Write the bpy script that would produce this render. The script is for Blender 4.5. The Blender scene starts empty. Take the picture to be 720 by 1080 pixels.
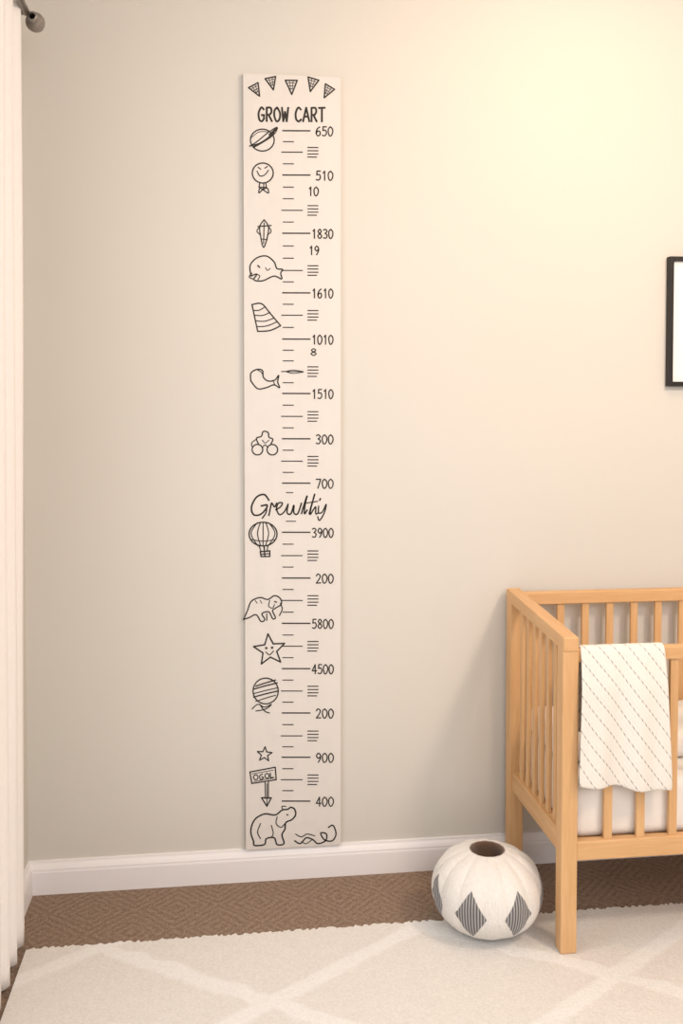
import bpy, bmesh, math, random
from mathutils import Vector, noise
random.seed(4)
scene=bpy.context.scene
COL=scene.collection
scene.view_settings.view_transform='Standard'

# ---------------------------------------------------------------- helpers
def srgb(r,g,b):
    f=lambda c:(c/255/12.92) if c/255<=0.04045 else ((c/255+0.055)/1.055)**2.4
    return (f(r),f(g),f(b),1)
class NT:
    def __init__(s,name,rough=0.6,spec=0.3):
        s.mat=bpy.data.materials.new(name); s.mat.use_nodes=True
        s.t=s.mat.node_tree; s.b=s.t.nodes['Principled BSDF']
        s.b.inputs['Roughness'].default_value=rough
        s.b.inputs['Specular IOR Level'].default_value=spec
    def n(s,typ,**kw):
        x=s.t.nodes.new(typ)
        for k,v in kw.items(): setattr(x,k,v)
        return x
    def l(s,a,b): s.t.links.new(a,b)
    def val(s,sock,v):
        if hasattr(v,'node'): s.l(v,sock)
        else: sock.default_value=v
    def m(s,op,a,b=0.0,c=None):
        x=s.n('ShaderNodeMath',operation=op); s.val(x.inputs[0],a); s.val(x.inputs[1],b)
        if c is not None: s.val(x.inputs[2],c)
        return x.outputs[0]
    def coord(s,which='Object',scale=(1,1,1),rot=(0,0,0)):
        c=s.n('ShaderNodeTexCoord'); mp=s.n('ShaderNodeMapping')
        mp.inputs['Scale'].default_value=scale; mp.inputs['Rotation'].default_value=rot
        s.l(c.outputs[which],mp.inputs[0]); return mp.outputs[0]
    def noise(s,vec,scale,detail=3,rough=.5,dist=0):
        x=s.n('ShaderNodeTexNoise'); x.inputs['Scale'].default_value=scale
        x.inputs['Detail'].default_value=detail; x.inputs['Roughness'].default_value=rough
        x.inputs['Distortion'].default_value=dist
        s.l(vec,x.inputs['Vector']); return x.outputs['Fac']
    def mix(s,f,a,b):
        x=s.n('ShaderNodeMix',data_type='RGBA'); s.val(x.inputs[0],f); s.val(x.inputs[6],a); s.val(x.inputs[7],b)
        return x.outputs[2]
    def ramp(s,f,lo,hi):
        x=s.n('ShaderNodeMapRange'); s.val(x.inputs[0],f); x.inputs[1].default_value=lo; x.inputs[2].default_value=hi
        return x.outputs[0]
    def color(s,c): s.val(s.b.inputs['Base Color'],c)
    def bump(s,h,strength=.3,dist=.002):
        x=s.n('ShaderNodeBump'); x.inputs['Strength'].default_value=strength; x.inputs['Distance'].default_value=dist
        s.l(h,x.inputs['Height']); s.l(x.outputs[0],s.b.inputs['Normal'])

def empty(name,loc=(0,0,0)):
    o=bpy.data.objects.new(name,None); o.location=loc; COL.objects.link(o); return o
def obj(name,verts,faces,mat=None,parent=None,smooth=False):
    me=bpy.data.meshes.new(name); me.from_pydata(verts,[],faces); me.update()
    o=bpy.data.objects.new(name,me); COL.objects.link(o)
    if mat: me.materials.append(mat)
    if smooth:
        for p in me.polygons: p.use_smooth=True
    if parent: o.parent=parent
    return o
def bm_obj(name,bm,mat,parent=None,smooth=False):
    me=bpy.data.meshes.new(name); bm.to_mesh(me); bm.free()
    o=bpy.data.objects.new(name,me); COL.objects.link(o); me.materials.append(mat)
    if smooth:
        for p in me.polygons: p.use_smooth=True
    if parent: o.parent=parent
    return o
def box(name,a,b,mat,parent=None,bevel=0.0,seg=2,shape=None):
    bm=bmesh.new(); bmesh.ops.create_cube(bm,size=1)
    for v in bm.verts:
        v.co=Vector([(a[i]+b[i])/2+v.co[i]*(b[i]-a[i]) for i in range(3)])
    if shape:
        for v in bm.verts: shape(v)
    if bevel>0:
        bmesh.ops.bevel(bm,geom=bm.edges[:],offset=bevel,segments=seg,profile=.5,affect='EDGES')
    return bm_obj(name,bm,mat,parent,smooth=False)
def lathe(name,prof,mat,axis='Z',center=(0,0,0),n=32,parent=None):
    vs=[];fs=[]
    for (r,h) in prof:
        for i in range(n):
            a=2*math.pi*i/n
            p=(r*math.cos(a),r*math.sin(a),h)
            if axis=='Y': p=(p[0],p[2],p[1])
            vs.append((p[0]+center[0],p[1]+center[1],p[2]+center[2]))
    for j in range(len(prof)-1):
        for i in range(n):
            k=(i+1)%n
            fs.append((j*n+i,j*n+k,(j+1)*n+k,(j+1)*n+i))
    return obj(name,vs,fs,mat,parent,True)

# ---------------------------------------------------------------- materials
def m_wall():
    k=NT('wall_paint',.75,.2); v=k.coord()
    k.color(k.mix(k.noise(v,.9,2),srgb(208,204,196),srgb(213,209,202)))
    k.bump(k.noise(v,260,2),.08,.001); return k.mat
def m_plain(name,c,rough=.6,spec=.3,nscale=None,var=.06,bs=0,met=0):
    k=NT(name,rough,spec); c4=srgb(*c); k.b.inputs['Metallic'].default_value=met
    if nscale:
        d=tuple([x*(1-var*2) for x in c4[:3]])+(1,)
        v=k.coord(); f=k.noise(v,nscale,4); k.color(k.mix(f,d,c4))
        if bs: k.bump(f,bs,.002)
    else: k.color(c4)
    return k.mat
def m_wood(name,axis):
    k=NT(name,.45,.35); sc=[14,14,14]; sc[axis]=1.0
    v=k.coord('Object',tuple(sc))
    f=k.noise(v,3,5,.6,.6); f2=k.noise(v,14,3,.5)
    f=k.m('ADD',k.m('MULTIPLY',f,.7),k.m('MULTIPLY',f2,.3))
    k.color(k.mix(k.ramp(f,.3,.7),srgb(202,156,106),srgb(222,180,132)))
    k.bump(f,.08,.001); return k.mat
WX,WY,WZ=m_wood('crib_wood_x',0),m_wood('crib_wood_y',1),m_wood('crib_wood_z',2)
WALL=m_wall()
TRIM=m_plain('trim_paint',(238,235,236),.4,.4,3,.01)
INK=m_plain('chart_ink',(64,60,57),.8,.1,60,.1)
BLACK=m_plain('frame_black',(38,34,33),.45,.3,20,.1)
MATBOARD=m_plain('mat_board',(244,242,240),.8,.2,50,.01)
METAL=m_plain('rod_metal',(150,142,136),.42,.5,30,.05,0,.5)
CEIL=m_plain('ceiling_paint',(240,236,228),.8,.2,4,.01)
SHEET=m_plain('sheet_cotton',(238,233,228),.9,.1,40,.02,.15)

def m_chart():
    k=NT('chart_board_paint',.7,.2); v=k.coord('Object',(8,8,1.2))
    k.color(k.mix(k.noise(v,4,3),srgb(214,209,204),srgb(220,215,210)))
    k.bump(k.noise(v,9,3),.03,.001); return k.mat
def m_curtain():
    k=NT('curtain_linen',.9,.1); v=k.coord('Object',(1,1,.15))
    k.color(k.mix(k.noise(v,300,2),srgb(234,229,226),srgb(243,239,237)))
    k.bump(k.noise(k.coord(),500,2),.15,.001)
    k.b.inputs['Subsurface Weight'].default_value=.15; k.b.inputs['Subsurface Radius'].default_value=(.02,.02,.02)
    return k.mat
def m_carpet():
    k=NT('carpet_loop',.95,.05)
    c=k.n('ShaderNodeTexCoord'); sp=k.n('ShaderNodeSeparateXYZ'); k.l(c.outputs['Object'],sp.inputs[0])
    x,y=sp.outputs[0],sp.outputs[1]
    nz=k.m('MULTIPLY',k.noise(c.outputs['Object'],7,2),.03)
    px=k.m('PINGPONG',k.m('ADD',x,nz),.13); py=k.m('PINGPONG',k.m('ADD',y,nz),.13)
    d=k.m('ADD',px,py)
    s=k.m('SINE',k.m('MULTIPLY',d,2*math.pi/.032))
    s=k.m('MULTIPLY_ADD',s,.5,.5)
    n1=k.noise(c.outputs['Object'],170,3,.75); n2=k.noise(c.outputs['Object'],60,3)
    f=k.m('ADD',k.m('MULTIPLY',s,.07),k.m('ADD',k.m('MULTIPLY',n1,.7),k.m('MULTIPLY',n2,.25)))
    k.color(k.mix(k.ramp(f,.3,.75),srgb(100,82,69),srgb(180,158,140)))
    k.bump(f,.8,.006); return k.mat
def m_rug():
    k=NT('rug_wool',.95,.05)
    c=k.n('ShaderNodeTexCoord'); sp=k.n('ShaderNodeSeparateXYZ'); k.l(c.outputs['Object'],sp.inputs[0])
    nz=k.m('MULTIPLY',k.m('SUBTRACT',k.noise(c.outputs['Object'],9,3),.5),.06)
    x=k.m('ADD',k.m('SUBTRACT',sp.outputs[0],.60),nz); y=k.m('ADD',k.m('SUBTRACT',sp.outputs[1],-.36),nz)
    W,Hh=.95,.64
    a=k.m('ADD',k.m('DIVIDE',x,W),k.m('DIVIDE',y,Hh)); b=k.m('SUBTRACT',k.m('DIVIDE',x,W),k.m('DIVIDE',y,Hh))
    pa=k.m('PINGPONG',a,.5); pb=k.m('PINGPONG',b,.5)
    d=k.m('MINIMUM',pa,pb)
    band=k.ramp(d,.062,.035)
    n1=k.noise(c.outputs['Object'],150,4,.75); n2=k.noise(c.outputs['Object'],28,3)
    base=k.mix(k.ramp(n1,.3,.7),srgb(216,212,208),srgb(235,232,228))
    wh=k.mix(k.ramp(n1,.3,.7),srgb(226,224,222),srgb(243,242,240))
    k.color(k.mix(band,base,wh))
    h=k.m('ADD',k.m('MULTIPLY',n1,.6),k.m('ADD',k.m('MULTIPLY',n2,.5),k.m('MULTIPLY',band,.3)))
    k.bump(h,.6,.008); return k.mat
def m_pouf():
    k=NT('pouf_knit',1.0,.0)
    k.b.inputs['Sheen Weight'].default_value=.25
    c=k.n('ShaderNodeTexCoord'); sp=k.n('ShaderNodeSeparateXYZ'); k.l(c.outputs['UV'],sp.inputs[0])
    u,v=sp.outputs[0],sp.outputs[1]
    du=k.m('ABSOLUTE',k.m('SUBTRACT',k.m('FRACT',u),.5))
    dv=k.m('ABSOLUTE',k.m('SUBTRACT',v,.465))
    d=k.m('ADD',k.m('DIVIDE',du,.33),k.m('DIVIDE',dv,.165))
    jag=k.m('MULTIPLY',k.m('SUBTRACT',k.noise(c.outputs['Object'],70,2),.5),.12)
    inside=k.ramp(k.m('ADD',d,jag),1.02,.96)
    st=k.m('SINE',k.m('MULTIPLY',u,2*math.pi*17)); st=k.ramp(st,-.1,.35)
    nz=k.noise(c.outputs['Object'],95,4,.75)
    patch=k.mix(st,srgb(100,98,100),srgb(172,170,170))
    white=k.mix(nz,srgb(220,216,211),srgb(242,240,237))
    col=k.mix(inside,white,patch)
    hole=k.ramp(v,.872,.885)
    k.color(k.mix(hole,col,srgb(104,80,65)))
    ku=k.m('MULTIPLY',k.m('SINE',k.m('MULTIPLY',u,2*math.pi*20)),.12)
    n2=k.noise(c.outputs['Object'],14,2)
    k.bump(k.m('ADD',k.m('ADD',ku,nz),k.m('MULTIPLY',n2,1.5)),.6,.006); return k.mat
def m_blanket():
    k=NT('blanket_weave',.95,.05)
    c=k.n('ShaderNodeTexCoord'); sp=k.n('ShaderNodeSeparateXYZ'); k.l(c.outputs['UV'],sp.inputs[0])
    u,v=sp.outputs[0],sp.outputs[1]
    a=k.m('ADD',k.m('MULTIPLY',u,.78),k.m('MULTIPLY',v,-.62)); b=k.m('ADD',k.m('MULTIPLY',u,.62),k.m('MULTIPLY',v,.78))
    fr=k.m('PINGPONG',a,.0165)
    line=k.ramp(fr,.0022,.0010)
    dash=k.ramp(k.m('SINE',k.m('ADD',k.m('MULTIPLY',b,2*math.pi/.017),k.m('MULTIPLY',k.m('FLOOR',k.m('DIVIDE',a,.033)),1.7))),-.5,-.2)
    f=k.m('MULTIPLY',line,dash)
    nz=k.noise(c.outputs['Object'],160,3,.6)
    base=k.mix(nz,srgb(224,218,210),srgb(238,233,226))
    k.color(k.mix(k.m('MULTIPLY',f,.75),base,srgb(130,122,115)))
    wv=k.m('SINE',k.m('MULTIPLY',a,2*math.pi/.011))
    k.bump(k.m('ADD',k.m('MULTIPLY',wv,.3),nz),.4,.002); return k.mat
CHART,CURT,CARPET,RUG,POUF,BLANK=m_chart(),m_curtain(),m_carpet(),m_rug(),m_pouf(),m_blanket()

# ---------------------------------------------------------------- room
XL,XR,YF,ZC=-.625,3.4,-5.2,3.1
box('floor',(XL-.12,YF,-.1),(XR+.12,.12,0),CARPET)
box('wall_back',(XL-.12,0,0),(XR+.12,.12,ZC),WALL)
box('ceiling',(XL-.12,YF,ZC),(XR+.12,.12,ZC+.1),CEIL)
box('wall_right',(XR,YF,0),(XR+.12,0,ZC),WALL)
wy0,wy1,wz0,wz1=-2.0,-.72,.75,2.5
wl=empty('wall_left')
box('panel_far',(XL-.12,wy1,0),(XL,0,ZC),WALL,wl)
box('panel_near',(XL-.12,YF,0),(XL,wy0,ZC),WALL,wl)
box('panel_sill',(XL-.12,wy0,0),(XL,wy1,wz0),WALL,wl)
box('panel_head',(XL-.12,wy0,wz1),(XL,wy1,ZC),WALL,wl)
wn=empty('window_1')
for i,(a,b) in enumerate([((wy0,wz0),(wy0+.05,wz1)),((wy1-.05,wz0),(wy1,wz1)),((wy0+.05,wz0),(wy1-.05,wz0+.05)),((wy0+.05,wz1-.05),(wy1-.05,wz1)),
        ((-1.38,wz0+.05),(-1.34,wz1-.05)),((wy0+.05,1.6),(-1.38,1.64)),((-1.34,1.6),(wy1-.05,1.64))]):
    box('frame_%d'%i,(XL-.09,a[0],a[1]),(XL-.04,b[0],b[1]),TRIM,wn,.004)

def baseboard(name,p0,p1,nrm):
    prof=[(0,0),(.016,0),(.016,.072),(.0145,.078),(.0145,.083),(.011,.092),(.007,.100),(.006,.107),(0,.108)]
    vs=[];fs=[];n=len(prof)
    for k,P in enumerate((p0,p1)):
        for d,z in prof:
            vs.append((P[0]+nrm[0]*d,P[1]+nrm[1]*d,z))
    for i in range(n-1): fs.append((i,i+1,n+i+1,n+i))
    fs.append(tuple(range(n))); fs.append(tuple(range(2*n-1,n-1,-1)))
    return obj(name,vs,fs,TRIM)
baseboard('baseboard_back',(XL,0),(XR,0),(0,-1))
baseboard('baseboard_left',(XL,YF),(XL,-.0),(1,0))
baseboard('baseboard_right',(XR,0),(XR,YF),(-1,0))

# ---------------------------------------------------------------- growth chart
gc=empty('growth_chart')
CX0,CX1,CZ0,CZ1=.077,.395,.1035,2.658
box('board',(CX0,-.018,CZ0+.005),(CX1,-.0005,CZ1),CHART,gc,.0015)
YS=-.0186
def cmap(px,py):
    s=(py-79)/817.0
    L=255+5*s; Rr=359-1*s
    u=(px-L)/(Rr-L)
    yt=79+4*u; yb=896-6*u
    s=(py-yt)/(yb-yt)
    z=CZ1-s*(CZ1-CZ0)+.018*4*s*(1-s)
    return Vector((CX0+u*(CX1-CX0),YS,z))
SV=[];SF=[]
lay=[0]
def ribbon(pts,w):
    """flat painted ribbon in chart plane, pts in artwork units"""
    P=[cmap(*p) for p in pts]
    hw=w*.94*.0031/2
    lay[0]+=1; yy=YS-(lay[0]%7)*.00006
    clean=[P[0]]
    for p in P[1:]:
        if (p-clean[-1]).length>1e-5: clean.append(p)
    P=clean; n=len(P)
    if n<2: return
    base=len(SV)
    for i in range(n):
        a=P[max(i-1,0)]; b=P[min(i+1,n-1)]
        d=(b-a)
        if d.length<1e-7: d=Vector((1,0,0))
        d.normalize(); nn=Vector((-d.z,0,d.x))
        ext=Vector((0,0,0))
        if i==0: ext=-d*hw*.6
        if i==n-1: ext=d*hw*.6
        for sgn in (1,-1):
            q=P[i]+nn*hw*sgn+ext; SV.append((q.x,yy,q.z))
    for i in range(n-1):
        SF.append((base+2*i,base+2*i+2,base+2*i+3,base+2*i+1))
def cr(pts,closed=False,sub=6):
    out=[];n=len(pts)
    rng=n if closed else n-1
    for i in range(rng):
        if closed: p0,p1,p2,p3=[pts[(i+k)%n] for k in (-1,0,1,2)]
        else: p0,p1,p2,p3=pts[max(i-1,0)],pts[i],pts[i+1],pts[min(i+2,n-1)]
        for s in range(sub):
            t=s/sub
            out.append(tuple(.5*((2*p1[k])+(-p0[k]+p2[k])*t+(2*p0[k]-5*p1[k]+4*p2[k]-p3[k])*t*t+(-p0[k]+3*p1[k]-3*p2[k]+p3[k])*t**3) for k in (0,1)))
    out.append(pts[0] if closed else pts[-1])
    return out
def S(pts,w=1.5,closed=False): ribbon(cr(pts,closed),w)
def Lq(pts,w=1.5):
    for a,b in zip(pts[:-1],pts[1:]):
        ribbon([a,b],w)
def circ(cx,cy,rx,ry=None,w=1.5,a0=0,a1=360,rot=0):
    ry=ry or rx; n=28; pts=[]
    r=math.radians(rot)
    for i in range(n+1):
        a=math.radians(a0+(a1-a0)*i/n); x=rx*math.cos(a); y=ry*math.sin(a)
        pts.append((cx+x*math.cos(r)-y*math.sin(r),cy+x*math.sin(r)+y*math.cos(r)))
    ribbon(pts,w)
FONT={
'0':[('s',[(.5,0),(.12,.2),(.05,.55),(.25,.95),(.6,.98),(.93,.65),(.9,.25),(.5,0)])],
'1':[('l',[(.25,.2),(.55,0),(.55,1)])],
'2':[('s',[(.08,.22),(.4,0),(.85,.2),(.6,.6),(.08,1)]),('l',[(.08,1),(.95,.98)])],
'3':[('s',[(.1,.1),(.5,0),(.88,.22),(.45,.46)]),('s',[(.45,.46),(.92,.66),(.6,.98),(.08,.92)])],
'4':[('l',[(.7,1),(.7,0),(.05,.68),(1,.68)])],
'5':[('l',[(.9,0),(.25,0),(.2,.42)]),('s',[(.2,.42),(.7,.38),(.93,.68),(.6,.98),(.08,.93)])],
'6':[('s',[(.8,.02),(.3,.25),(.08,.68),(.4,1),(.85,.85),(.8,.52),(.4,.48),(.12,.7)])],
'7':[('l',[(.05,.02),(.95,.02),(.4,1)])],
'8':[('s',[(.5,.47),(.15,.25),(.5,0),(.85,.25),(.5,.47),(.08,.75),(.5,1),(.92,.75),(.5,.47)])],
'9':[('s',[(.88,.35),(.5,.55),(.1,.3),(.45,0),(.88,.2),(.85,.6),(.45,1)])],
'G':[('s',[(.9,.15),(.5,0),(.08,.4),(.2,.88),(.6,1),(.92,.8)]),('l',[(.92,.82),(.92,.55),(.55,.55)])],
'R':[('l',[(.1,1),(.1,0)]),('s',[(.1,.02),(.7,.02),(.85,.28),(.6,.5),(.1,.52)]),('l',[(.4,.52),(.92,1)])],
'O':[('s',[(.5,0),(.1,.2),(.05,.6),(.4,1),(.85,.85),(.95,.4),(.5,0)])],
'W':[('l',[(0,0),(.22,1),(.5,.3),(.76,1),(1,0)])],
'C':[('s',[(.92,.15),(.5,0),(.1,.35),(.15,.82),(.55,1),(.95,.85)])],
'A':[('l',[(0,1),(.5,0),(1,1)]),('l',[(.2,.65),(.8,.65)])],
'T':[('l',[(0,.02),(1,0)]),('l',[(.5,0),(.5,1)])],
}
def text(s,x0,x1,yc,h,w=1.3,gap=.28):
    n=sum(1 for c in s if c!=' ')+.6*sum(1 for c in s if c==' ')
    cw=(x1-x0)/(n+gap*(len(s)-1)); x=x0
    for c in s:
        if c==' ': x+=cw*(.6+gap); continue
        for typ,pts in FONT[c]:
            q=[(x+p[0]*cw,yc-h/2+p[1]*h) for p in pts]
            if typ=='s': S(q,w)
            else: Lq(q,w)
        x+=cw*(1+gap)
text('GROW CART',271,342,122.5,14.5,2.2,.25)
def pennant(cx,cy,rot,s=1):
    r=math.radians(rot)
    f=lambda x,y:(cx+(x*math.cos(r)-y*math.sin(r))*s,cy+(x*math.sin(r)+y*math.cos(r))*s)
    Lq([f(-6,-6),f(6,-6),f(.5,8),f(-6,-6)],1.6)
    Lq([f(-3.5,-3.5),f(3.5,-3.5)],.8); Lq([f(-2.6,-.5),f(2.4,-.5)],.8); Lq([f(-1.5,2.5),f(1.3,2.5)],.8)
    Lq([f(-2,-6),f(-.5,3)],.7); Lq([f(2,-6),f(1,3)],.7)
pennant(268.5,97,-28,.95); pennant(285,89.5,-12,.95); pennant(306,93,0,1.05); pennant(328,90.5,16,1.0); pennant(344.5,98,30,.95)
labels=[(140,'650'),(186.5,'510'),(247.5,'1830'),(310,'1610'),(358.5,'1010'),(415.5,'1510'),(463,'300'),(509.5,'700'),
 (561,'3900'),(609,'200'),(656.5,'5800'),(704,'4500'),(750.5,'200'),(797,'900'),(843,'400')]
for y,s in labels:
    x1=350.5; wch=5.4 if len(s)==3 else 4.8
    x0=x1-(wch*len(s)+1.1*(len(s)-1)); text(s,x0,x1,y,9.5,1.45,.22)
    Lq([(297,y-.5),(min(326,x0-1.5),y-.5)],1.5)
text('10',324,335,203,9,1.45,.2); text('19',325,335.5,265,9,1.45,.2); text('8',326.5,333,371.5,7,1.3)
for y in (162,223,286,333,392,439,486,585,632,680,727,774,820):
    for d in (-5,-1.6,1.8,5): Lq([(323.5,y+d),(334.5 if d<5 else 333,y+d)],1.2)
    Lq([(296,y),(318,y)],1.15)
ally=sorted([l[0] for l in labels]+[162,223,286,333,392,439,486,585,632,680,727,774,820])
for a,b in zip(ally[:-1],ally[1:]):
    if a<515<b: 
        Lq([(301,519),(308,519)],1.1); Lq([(301,549),(311,549)],1.1); continue
    n=2 if b-a<30 else 3
    for i in range(1,n):
        y=a+(b-a)*i/n; Lq([(297.5,y),(308.5,y)],1.1)
# planet
circ(275.5,149.5,12.5,11.5,1.5); S([(262,156),(270,151),(281,142),(291,136),(288,143),(277,151),(262,156)],1.3); S([(266,157),(278,150),(288,142)],2.2); S([(283,144),(291,137)],2.4)
S([(264,147),(272,141),(283,141)],.8)
# baby balloon
circ(276,184,11,10.5,1.5); S([(270,182),(273,187),(278,186),(282,181)],1.2); Lq([(271,178),(274,180)],1.2); Lq([(278,179),(281,177)],1.2)
Lq([(273,194),(272,199),(280,199),(279,194)],1.3); S([(277,200),(272,205),(273,200),(277,202),(282,205),(281,200),(277,201)],1.3)
Lq([(277,194),(277,201)],1.2)
# rocket
S([(277.5,233),(273,240),(274,251),(277,262),(281,251),(282,240),(277.5,233)],1.4)
Lq([(271,240),(285,239)],1.4); Lq([(277.5,236),(277,258)],1.2); S([(273,240),(270,245),(274,249)],1.2); S([(282,240),(285,245),(281,249)],1.2); Lq([(274,253),(281,254)],1.0)
# whale
S([(264,292),(263,281),(270,273),(280,271),(288,277),(291,284),(297,285),(295,289),(296,295),(288,292),(276,297),(267,296),(270,290),(264,292)],1.5)
S([(270,290),(273,292),(271,296)],1.1); Lq([(271,281),(273,283)],1.6); S([(279,283),(281,286),(284,284)],1.0); S([(265,289),(262,293),(266,295)],1.3)
# party hat
Lq([(265,322),(271,350)],1.5); S([(265,322),(275,321),(284,331),(295,344)],1.5); S([(271,350),(284,349),(295,344)],1.5)
for a,b in [((266,328),(279,324)),((267.5,333),(284,330)),((269,339),(288,336)),((270,345),(291,340))]: S([a,((a[0]+b[0])/2,(a[1]+b[1])/2+1.8),b],1.2)
# second whale
S([(264,402),(264,394),(270,390),(276,391),(277,398),(282,402),(289,401),(293,396),(292,403),(294,409),(288,406),(280,409),(271,410),(264,402)],1.5)
S([(277,398),(275,393),(270,390)],1.0); Lq([(287,401),(289,406)],1.0); S([(300,392),(308,390.5),(319,392)],.9); S([(300,392),(308,394),(319,392.5)],.9)
# three-ball rattle
circ(271,474,5.5,5.5,1.5); circ(286.5,474,5.5,5.5,1.5); S([(272,468),(270,462),(275,460),(277,455),(282,456),(283,461),(287,463),(285,468)],1.5)
S([(276,472),(279,469),(282,472)],1.2); S([(266,472),(265,467),(270,463)],1.2); S([(276,464),(279,467),(283,464)],1.0)
# script word
S([(283,527),(278,521),(270,524),(265,534),(267,542),(274,542),(280,536),(281,532),(275,533)],2.0)
S([(281,532),(280,540),(276,546)],1.6)
S([(283,543),(285,533),(286,530),(289,534),(291,530)],1.8)
S([(290,537),(295,534),(297,530),(293,530),(291,536),(294,542),(299,539),(303,531)],1.7)
S([(303,531),(302,540),(306,541),(309,532),(309,540),(313,541),(317,530)],1.8)
S([(317,541),(319,534),(323,522),(321,530),(320,541),(323,537)],1.8)
S([(325,541),(331,520),(327,535),(326,542),(330,536),(332,534),(332,541),(335,540)],1.7)
Lq([(321,530),(334,528)],1.3)
S([(335,533),(335,540),(339,539),(343,531),(341,540),(336,548),(334,544)],1.6)
Lq([(336,527),(337,525)],1.8)
# hot air balloon
circ(277,562.5,14.5,12.5,1.6)
for k in (-.75,-.35,0,.35,.75): S([(277+k*8,550.5),(277+k*16.5,562),(277+k*7,575)],1.2)
S([(264,568),(277,570),(290,568)],1.1)
Lq([(273,575),(275,581)],1.3); Lq([(282,575),(281,581)],1.3); Lq([(274,581),(284,580),(284,586),(275,586),(274,581)],1.6); Lq([(278,575),(279,586)],1.6); Lq([(275,583.5),(284,583)],1.4)
# walking animal
S([(257,652),(261,643),(265,633),(274,629),(282,631),(289,627),(295,630),(296,636),(290,640),(287,643),(290,650),(287,651),(283,644),(276,646),(279,652),(275,654),(270,647),(263,650),(257,652)],1.5)
S([(289,633),(291,634)],1.6); S([(284,632),(283,638),(287,640),(289,636)],1.1); Lq([(281,646),(281,653)],1.3); S([(295,635),(297,641),(294,648)],1.3)
for x in (269,274): Lq([(x,632),(x+2,635)],.9)
def star(cx,cy,R,r,rot,w):
    p=[]
    for i in range(11):
        a=math.radians(rot+i*36-90); q=R if i%2==0 else r; p.append((cx+q*math.cos(a),cy+q*math.sin(a)))
    Lq(p,w)
star(284,684,17,7.5,-6,1.7); circ(280.5,682,.8,.8,1.2); circ(286.5,681.5,.8,.8,1.2); S([(280,686),(284,689),(288,685)],1.2)
# striped ball
circ(280,727,13,13.5,1.5)
for d in (-8,-5,0,3.5,8): 
    hw=math.sqrt(max(13*13-d*d,1)); S([(280-hw,728+d+2),(280,725+d+1.5),(280+hw,726+d-2.5)],1.2 if d in(0,8) else 1.6)
S([(266,746),(272,741),(279,744),(286,741),(280,746),(270,748)],1.3); S([(274,741),(279,748),(284,750)],1.3)
star(279,793.5,8,3.4,4,1.4)
# sign post
Lq([(264,812),(290,807),(291,820),(266,824),(264,812)],1.5); Lq([(266,814),(288,810)],.8); Lq([(268,822),(289,818)],.8)
circ(270,817.5,2.3,2.6,1.3); S([(277,814),(274,816),(275,820),(278,818),(276,817)],1.3); circ(281.5,816,2.1,2.5,1.3); Lq([(285,813),(285,818),(288,817.5)],1.3)
Lq([(279.5,822),(280,840)],1.2); Lq([(283,821.5),(283,840)],1.2); Lq([(276,839),(281.5,848),(286,839),(276,839)],1.6); Lq([(281.5,824),(281.5,846)],1.0)
# round-bodied animal, head raised to the right
S([(268,885),(265,874),(269,862),(279,856),(290,857),(297,852),(303,851),(306,849),(310,851),(311,857),(307,862),(301,865),(300,872),(297,878),(299,887),(292,888),(289,881),(281,882),(279,888),(269,889),(268,885)],1.8)
S([(302,856.5),(303,857)],1.6); S([(292,859),(291,866),(296,870),(300,866)],1.2); S([(275,866),(272,875),(275,882)],1.3); S([(286,868),(288,876),(286,881)],1.2); S([(298,852),(297,848),(301,848)],1.2)
# closing squiggle
S([(310,884),(316,887),(322,881),(329,883),(334,887),(342,884),(343,877),(337,876),(341,883),(349,884),(353,877),(350,868),(345,870)],1.7)
S([(311,877),(317,880),(323,877),(331,879)],1.2); S([(317,885),(322,887),(328,883)],1.1)
obj('artwork',SV,SF,INK,gc)

# ---------------------------------------------------------------- picture frame
pf=empty('picture_frame')
fx0,fx1,fz0,fz1,fw=1.533,1.893,1.652,2.098,.016
box('frame_left',(fx0,-.026,fz0),(fx0+fw,-.001,fz1),BLACK,pf,.0015)
box('frame_right',(fx1-fw,-.026,fz0),(fx1,-.001,fz1),BLACK,pf,.0015)
box('frame_top',(fx0+fw,-.026,fz1-fw),(fx1-fw,-.001,fz1),BLACK,pf,.0015)
box('frame_bottom',(fx0+fw,-.026,fz0),(fx1-fw,-.001,fz0+fw),BLACK,pf,.0015)
box('mat_board',(fx0+fw,-.014,fz0+fw),(fx1-fw,-.001,fz1-fw),MATBOARD,pf)
box('print',(fx0+.10,-.0155,fz0+.12),(fx1-.10,-.0145,fz1-.12),m_plain('print_paper',(205,198,188),.8,.1,9,.15),pf)

# ---------------------------------------------------------------- curtain + rod (one drape assembly)
rod=empty('curtain')
def curtain():
    ys=[-.31-i*.011 for i in range(41)]
    nz=60; vs=[];fs=[]
    for j in range(nz+1):
        z=.018+(2.80-.018)*j/nz; t=j/nz
        for i,y in enumerate(ys):
            ph=2*math.pi*(i*.0125)/.115
            amp=.021-.003*t
            base=-.597+.024*t
            wob=.004*noise.noise(Vector((i*.18,z*.8,2)))
            x=base+amp*math.sin(ph+.5+.2*math.sin(z*1.3))+wob
            yy=y+.010*noise.noise(Vector((i*.1,z*.7,9)))
            vs.append((x,yy,z))
    n=len(ys)
    for j in range(nz):
        for i in range(n-1): fs.append((j*n+i,j*n+i+1,(j+1)*n+i+1,(j+1)*n+i))
    o=obj('drape_panel',vs,fs,CURT,rod,True)
    m=o.modifiers.new('s','SOLIDIFY'); m.thickness=.004
    return o
curtain()
lathe('rod',[(0,-2.3),(.0105,-2.3),(.0105,-.285),(0,-.285)],METAL,'Y',(-.546,0,2.709),20,rod)
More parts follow.
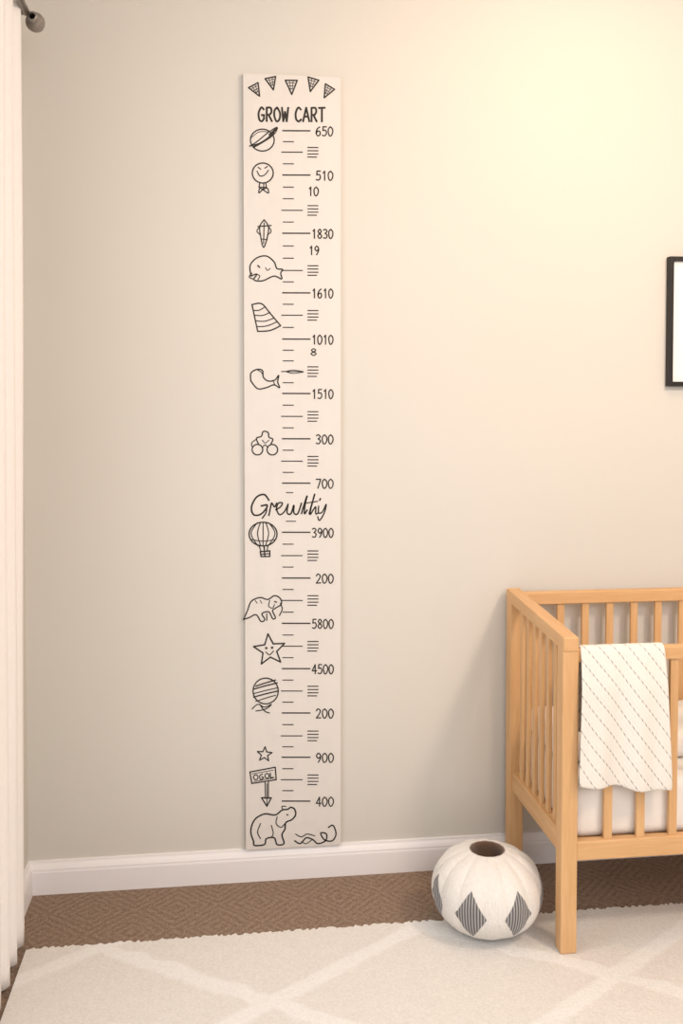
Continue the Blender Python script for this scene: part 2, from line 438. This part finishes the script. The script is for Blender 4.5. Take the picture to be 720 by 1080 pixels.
lathe('finial',[(.009,-.295),(.015,-.292),(.016,-.284),(.010,-.280),(.012,-.276),(.021,-.270),(.0265,-.258),(.0275,-.247),(.025,-.236),(.018,-.227),(.008,-.222),(0,-.221)],METAL,'Y',(-.528,0,2.696),28,rod)
for yy in (-.29,-2.15):
    box('bracket_%d'%int(-yy*10),(XL,yy-.012,2.70),(-.545,yy+.004,2.71),METAL,rod,.002)
    box('bracket_plate_%d'%int(-yy*10),(XL,yy-.02,2.66),(XL+.006,yy+.012,2.75),METAL,rod,.002)

# ---------------------------------------------------------------- rug
def rug():
    x0,x1,y0,y1,th=-.565,2.9,-2.6,-.345,.010
    bm=bmesh.new(); nx,ny=500,8
    g={}
    for i in range(nx+1):
        for j in range(ny+1):
            x=x0+(x1-x0)*i/nx; y=y0+(y1-y0)*j/ny
            if j==ny: y+=random.uniform(-.004,.010)
            if j==0: y+=random.uniform(-.006,.006)
            g[i,j]=bm.verts.new((x,y,th))
    for i in range(nx):
        for j in range(ny):
            bm.faces.new((g[i,j],g[i+1,j],g[i+1,j+1],g[i,j+1]))
    r=bmesh.ops.extrude_face_region(bm,geom=bm.faces[:])
    for v in [e for e in r['geom'] if isinstance(e,bmesh.types.BMVert)]: v.co.z=.0005
    bmesh.ops.recalc_face_normals(bm,faces=bm.faces[:])
    return bm_obj('area_rug',bm,RUG)
rug()

# ---------------------------------------------------------------- crib
cb=empty('crib')
pw=.048; px0=.960; px1=2.22
fy0,fy1=-.568,-.520
by0,by1=-.078,-.030
TF,TB=.928,.966
def topz(y): return TF+(TB-TF)*(y-fy0)/(by1-fy0)
for nm,x in (('a',px0),('b',px1-pw)):
    box('front_post_'+nm,(x,fy0,.0105),(x+pw,fy1,TF-.002),WZ,cb,.004,3)
    box('back_post_'+nm,(x,by0,.0),(x+pw,by1,TB-.006),WZ,cb,.004,3)
    def sh(v,):
        v.co.z+= (TB-TF)*(v.co.y-fy0)/(by1-fy0)
    box('side_top_rail_'+nm,(x+.001,fy0-.003,TF-.042),(x+pw-.003,by1+.002,TF),WY,cb,.004,3,sh)
    box('side_lower_rail_'+nm,(x+.008,fy1-.002,.288),(x+.038,by0+.002,.352),WY,cb,.003)
    N=6
    for i in range(N):
        y=fy1+(by0-fy1)*(i+1)/(N+1)
        box('side_slat_%s_%d'%(nm,i),(x+.017,y-.013,.345),(x+.029,y+.013,topz(y)-.038),WZ,cb,.002)
box('front_top_rail',(px0+pw-.002,fy0+.004,.852),(px1-pw+.002,fy0+.032,.892),WX,cb,.005,3)
box('back_top_rail',(px0+pw-.002,by0+.008,.914),(px1-pw+.002,by0+.038,.957),WX,cb,.005,3)
box('front_lower_rail',(px0+pw-.002,fy0+.004,.278),(px1-pw+.002,fy0+.034,.334),WX,cb,.004,3)
box('back_lower_rail',(px0+pw-.002,by0+.008,.285),(px1-pw+.002,by0+.038,.345),WX,cb,.004,3)
x=1.104;i=0
while x<px1-pw-.03:
    box('front_slat_%d'%i,(x-.0125,fy0+.012,.328),(x+.0125,fy0+.025,.856),WZ,cb,.002); x+=.0985;i+=1
x=1.054;i=0
while x<px1-pw-.03:
    box('back_slat_%d'%i,(x-.0125,by0+.016,.34),(x+.0125,by0+.029,.918),WZ,cb,.002); x+=.087;i+=1
box('mattress_base',(px0+pw-.006,fy0+.036,.305),(px1-pw+.006,by0+.006,.322),WX,cb)

def cushion(name,a,b,mat,amp=.004,bev=.03,crown=0.0,parent=None):
    bm=bmesh.new(); bmesh.ops.create_cube(bm,size=1)
    for v in bm.verts: v.co=Vector([(a[i]+b[i])/2+v.co[i]*(b[i]-a[i]) for i in range(3)])
    bmesh.ops.bevel(bm,geom=bm.edges[:],offset=bev,segments=4,profile=.5,affect='EDGES')
    bmesh.ops.subdivide_edges(bm,edges=[e for e in bm.edges if e.calc_length()>.06],cuts=14,use_grid_fill=True)
    for v in bm.verts:
        cx=(v.co.x-(a[0]+b[0])/2)/((b[0]-a[0])/2); cy=(v.co.y-(a[1]+b[1])/2)/((b[1]-a[1])/2)
        if v.co.z>(a[2]+b[2])/2: v.co.z+=crown*(1-cx**4)*(1-cy**2)+amp*noise.noise(v.co*11)
    return bm_obj(name,bm,mat,parent,True)
cushion('mattress',(px0+pw+.004,fy1-.008,.3225),(px1-pw-.004,by0-.0,.492),SHEET,.003,.028,0,cb)
cushion('quilt',(px0+pw+.006,-.40,.494),(1.75,by0-.004,.575),SHEET,.012,.03,.02,cb)

# ---------------------------------------------------------------- blanket draped on front rail
def blanket():
    yo=fy0+.004-.005; yi=fy0+.032+.005
    path=[]
    for k in range(10): path.append((yi+.001,.64+(.855-.64)*k/9))
    for k in range(0,9):
        a=math.pi*k/8; cy=(yo+yi)/2; rr=(yi-yo)/2
        path.append((cy+rr*math.cos(a),.878+.019*math.sin(a)))
    for k in range(1,27): path.append((yo-.002-.010*min(1,k/6),.872-(.872-.495)*k/26))
    arc=[0]
    for a,b in zip(path[:-1],path[1:]): arc.append(arc[-1]+math.dist(a,b))
    n=34; vs=[];fs=[];uv=[]
    for j,(y,z) in enumerate(path):
        front=max(0,min(1,(j-17)/24.0)); 
        for i in range(n+1):
            u=i/n
            xl=1.0125-.012*front; xr=1.264+.014*front
            x=xl+(xr-xl)*u
            yy=y
            if j>18:
                yy-= front*(.009*math.sin(u*9+1)+.007*math.sin(u*17+2.2+front*1.5)+.012)
            zz=z
            if j>18: zz-= front*(.028*u-.012)+ front*.004*math.sin(u*12)
            vs.append((x,yy,zz)); uv.append((x,arc[j]))
    m=n+1
    for j in range(len(path)-1):
        for i in range(n): fs.append((j*m+i,j*m+i+1,(j+1)*m+i+1,(j+1)*m+i))
    o=obj('blanket',vs,fs,BLANK,None,True)
    l=o.data.uv_layers.new(name='UVMap')
    for lp in o.data.loops: l.data[lp.index].uv=uv[lp.vertex_index]
    md=o.modifiers.new('s','SOLIDIFY'); md.thickness=.005; md.offset=0
    md=o.modifiers.new('b','SUBSURF'); md.levels=1; md.render_levels=1
blanket()

# ---------------------------------------------------------------- pouf
def pouf():
    C=Vector((.790,-.402,.010)); a=.166; h=.246
    prof=[]
    n=44
    rim=.050
    for k in range(n+1):
        t=-math.pi/2+(math.pi/2+1.22)*k/n
        r=a*math.copysign(abs(math.cos(t))**.86,math.cos(t)); z=h/2+h/2*math.copysign(abs(math.sin(t))**.92,math.sin(t))
        prof.append([max(r,0.002),z])
    r0,z0=prof[-1]
    for k in range(1,9):
        s=k/8; r=r0+(rim-r0)*s; prof.append([r,z0+.006*math.sin(s*math.pi/2)-.002*s*s*4*.5])
    zt=prof[-1][1]
    for dr,dz in ((-.004,-.003),(-.006,-.009),(-.005,-.025),(-.004,-.05),(-.010,-.062),(-.028,-.066),(-.0455,-.066)):
        prof.append([rim+dr,zt+dz])
    L=[0]
    for p,q in zip(prof[:-1],prof[1:]): L.append(L[-1]+math.dist(p,q))
    irim=n+8
    Lr=L[irim]
    NS=210; vs=[];fs=[];uvs=[]
    off=math.radians(-123)
    ribs=14
    for j,(r,z) in enumerate(prof):
        v=L[j]/Lr*.885 if j<=irim else .885+(L[j]-Lr)/.1*.115+.003
        fade=max(0,min(1,(r-rim*.8)/.07)) if z>h*.5 else 1
        for i in range(NS):
            ph=2*math.pi*i/NS
            g=abs(math.cos(ribs/2*(ph)))
            seam=(1-g**.4)
            rr=r*(1-.04*seam*fade) if j<=irim else r
            an=ph+off
            soft=noise.noise(Vector((math.cos(an)*2.2,math.sin(an)*2.2,z*14)))
            if j<=irim: rr*=1+.018*soft*fade
            zz=z-(.007*seam*fade*min(1,z/h) if z>h*.5 and j<=irim else 0)
            vs.append((C.x+rr*math.cos(an),C.y+rr*math.sin(an),C.z+zz))
            uvs.append((ph/(2*math.pi)*7+.5,v))
    for j in range(len(prof)-1):
        for i in range(NS):
            k=(i+1)%NS; fs.append((j*NS+i,j*NS+k,(j+1)*NS+k,(j+1)*NS+i))
    fs.append(tuple(range(NS-1,-1,-1))); t=(len(prof)-1)*NS; fs.append(tuple(range(t,t+NS)))
    o=obj('pouf',vs,fs,POUF,None,True)
    l=o.data.uv_layers.new(name='UVMap')
    for p in o.data.polygons:
        us=[uvs[o.data.loops[li].vertex_index][0] for li in p.loop_indices]
        wrap=max(us)-min(us)>3 and len(us)==4
        for li in p.loop_indices:
            u,v=uvs[o.data.loops[li].vertex_index]
            if wrap and u<3: u+=7
            l.data[li].uv=(u,v)
pouf()

# ---------------------------------------------------------------- ceiling downlight fixture
dl=empty('ceiling_downlight')
LAMPX,LAMPY=1.15,-.80
em=bpy.data.materials.new('lamp_lens'); em.use_nodes=True
em.node_tree.nodes['Principled BSDF'].inputs['Emission Color'].default_value=(1,.8,.55,1)
em.node_tree.nodes['Principled BSDF'].inputs['Emission Strength'].default_value=2
lathe('trim_ring',[(.085,ZC),(.085,ZC-.012),(.068,ZC-.016),(.062,ZC-.004)],TRIM,'Z',(LAMPX,LAMPY,0),32,dl)
lathe('lens',[(.062,ZC-.004),(0.001,ZC-.004)],em,'Z',(LAMPX,LAMPY,0),32,dl)

def area(name,loc,target,size,energy,color,sy=None,spread=180):
    d=bpy.data.lights.new(name,'AREA'); d.energy=energy; d.color=color; d.size=size
    if sy: d.shape='RECTANGLE'; d.size_y=sy
    d.spread=math.radians(spread)
    o=bpy.data.objects.new(name,d); COL.objects.link(o); o.location=loc
    o.rotation_euler=(Vector(target)-Vector(loc)).to_track_quat('-Z','Y').to_euler()
    return o
area('downlight_lamp',(LAMPX,LAMPY,ZC-.03),(1.2,-.1,1.4),.16,6.0,(1,.62,.36),spread=160)
area('room_lamp',(1.9,-2.2,2.9),(1.0,0,.9),.3,32,(1,.78,.61))
area('window_daylight',(XL-.3,-1.36,1.7),(1.2,-1.0,.8),1.3,17,(.92,.97,1),1.7)
area('front_fill',(1.2,-3.9,2.6),(.7,-.4,.5),2.2,50,(1,.965,.945),1.6)  # unseen soft fill added to brighten the front faces, no fixture hangs here

w=bpy.data.worlds.new('world'); scene.world=w; w.use_nodes=True
w.node_tree.nodes['Background'].inputs[0].default_value=(.97,.975,1,1)
w.node_tree.nodes['Background'].inputs[1].default_value=.98

# ---------------------------------------------------------------- camera
cd=bpy.data.cameras.new('camera'); cam=bpy.data.objects.new('camera',cd); COL.objects.link(cam)
cd.sensor_fit='VERTICAL'; cd.sensor_height=36; cd.sensor_width=24; cd.lens=1000/1080*36; cd.shift_y=-.06952
cd.clip_start=.05
cam.location=(0,-3.1324,1.578); cam.rotation_euler=(math.radians(88),0,math.radians(-7.27))
scene.camera=cam
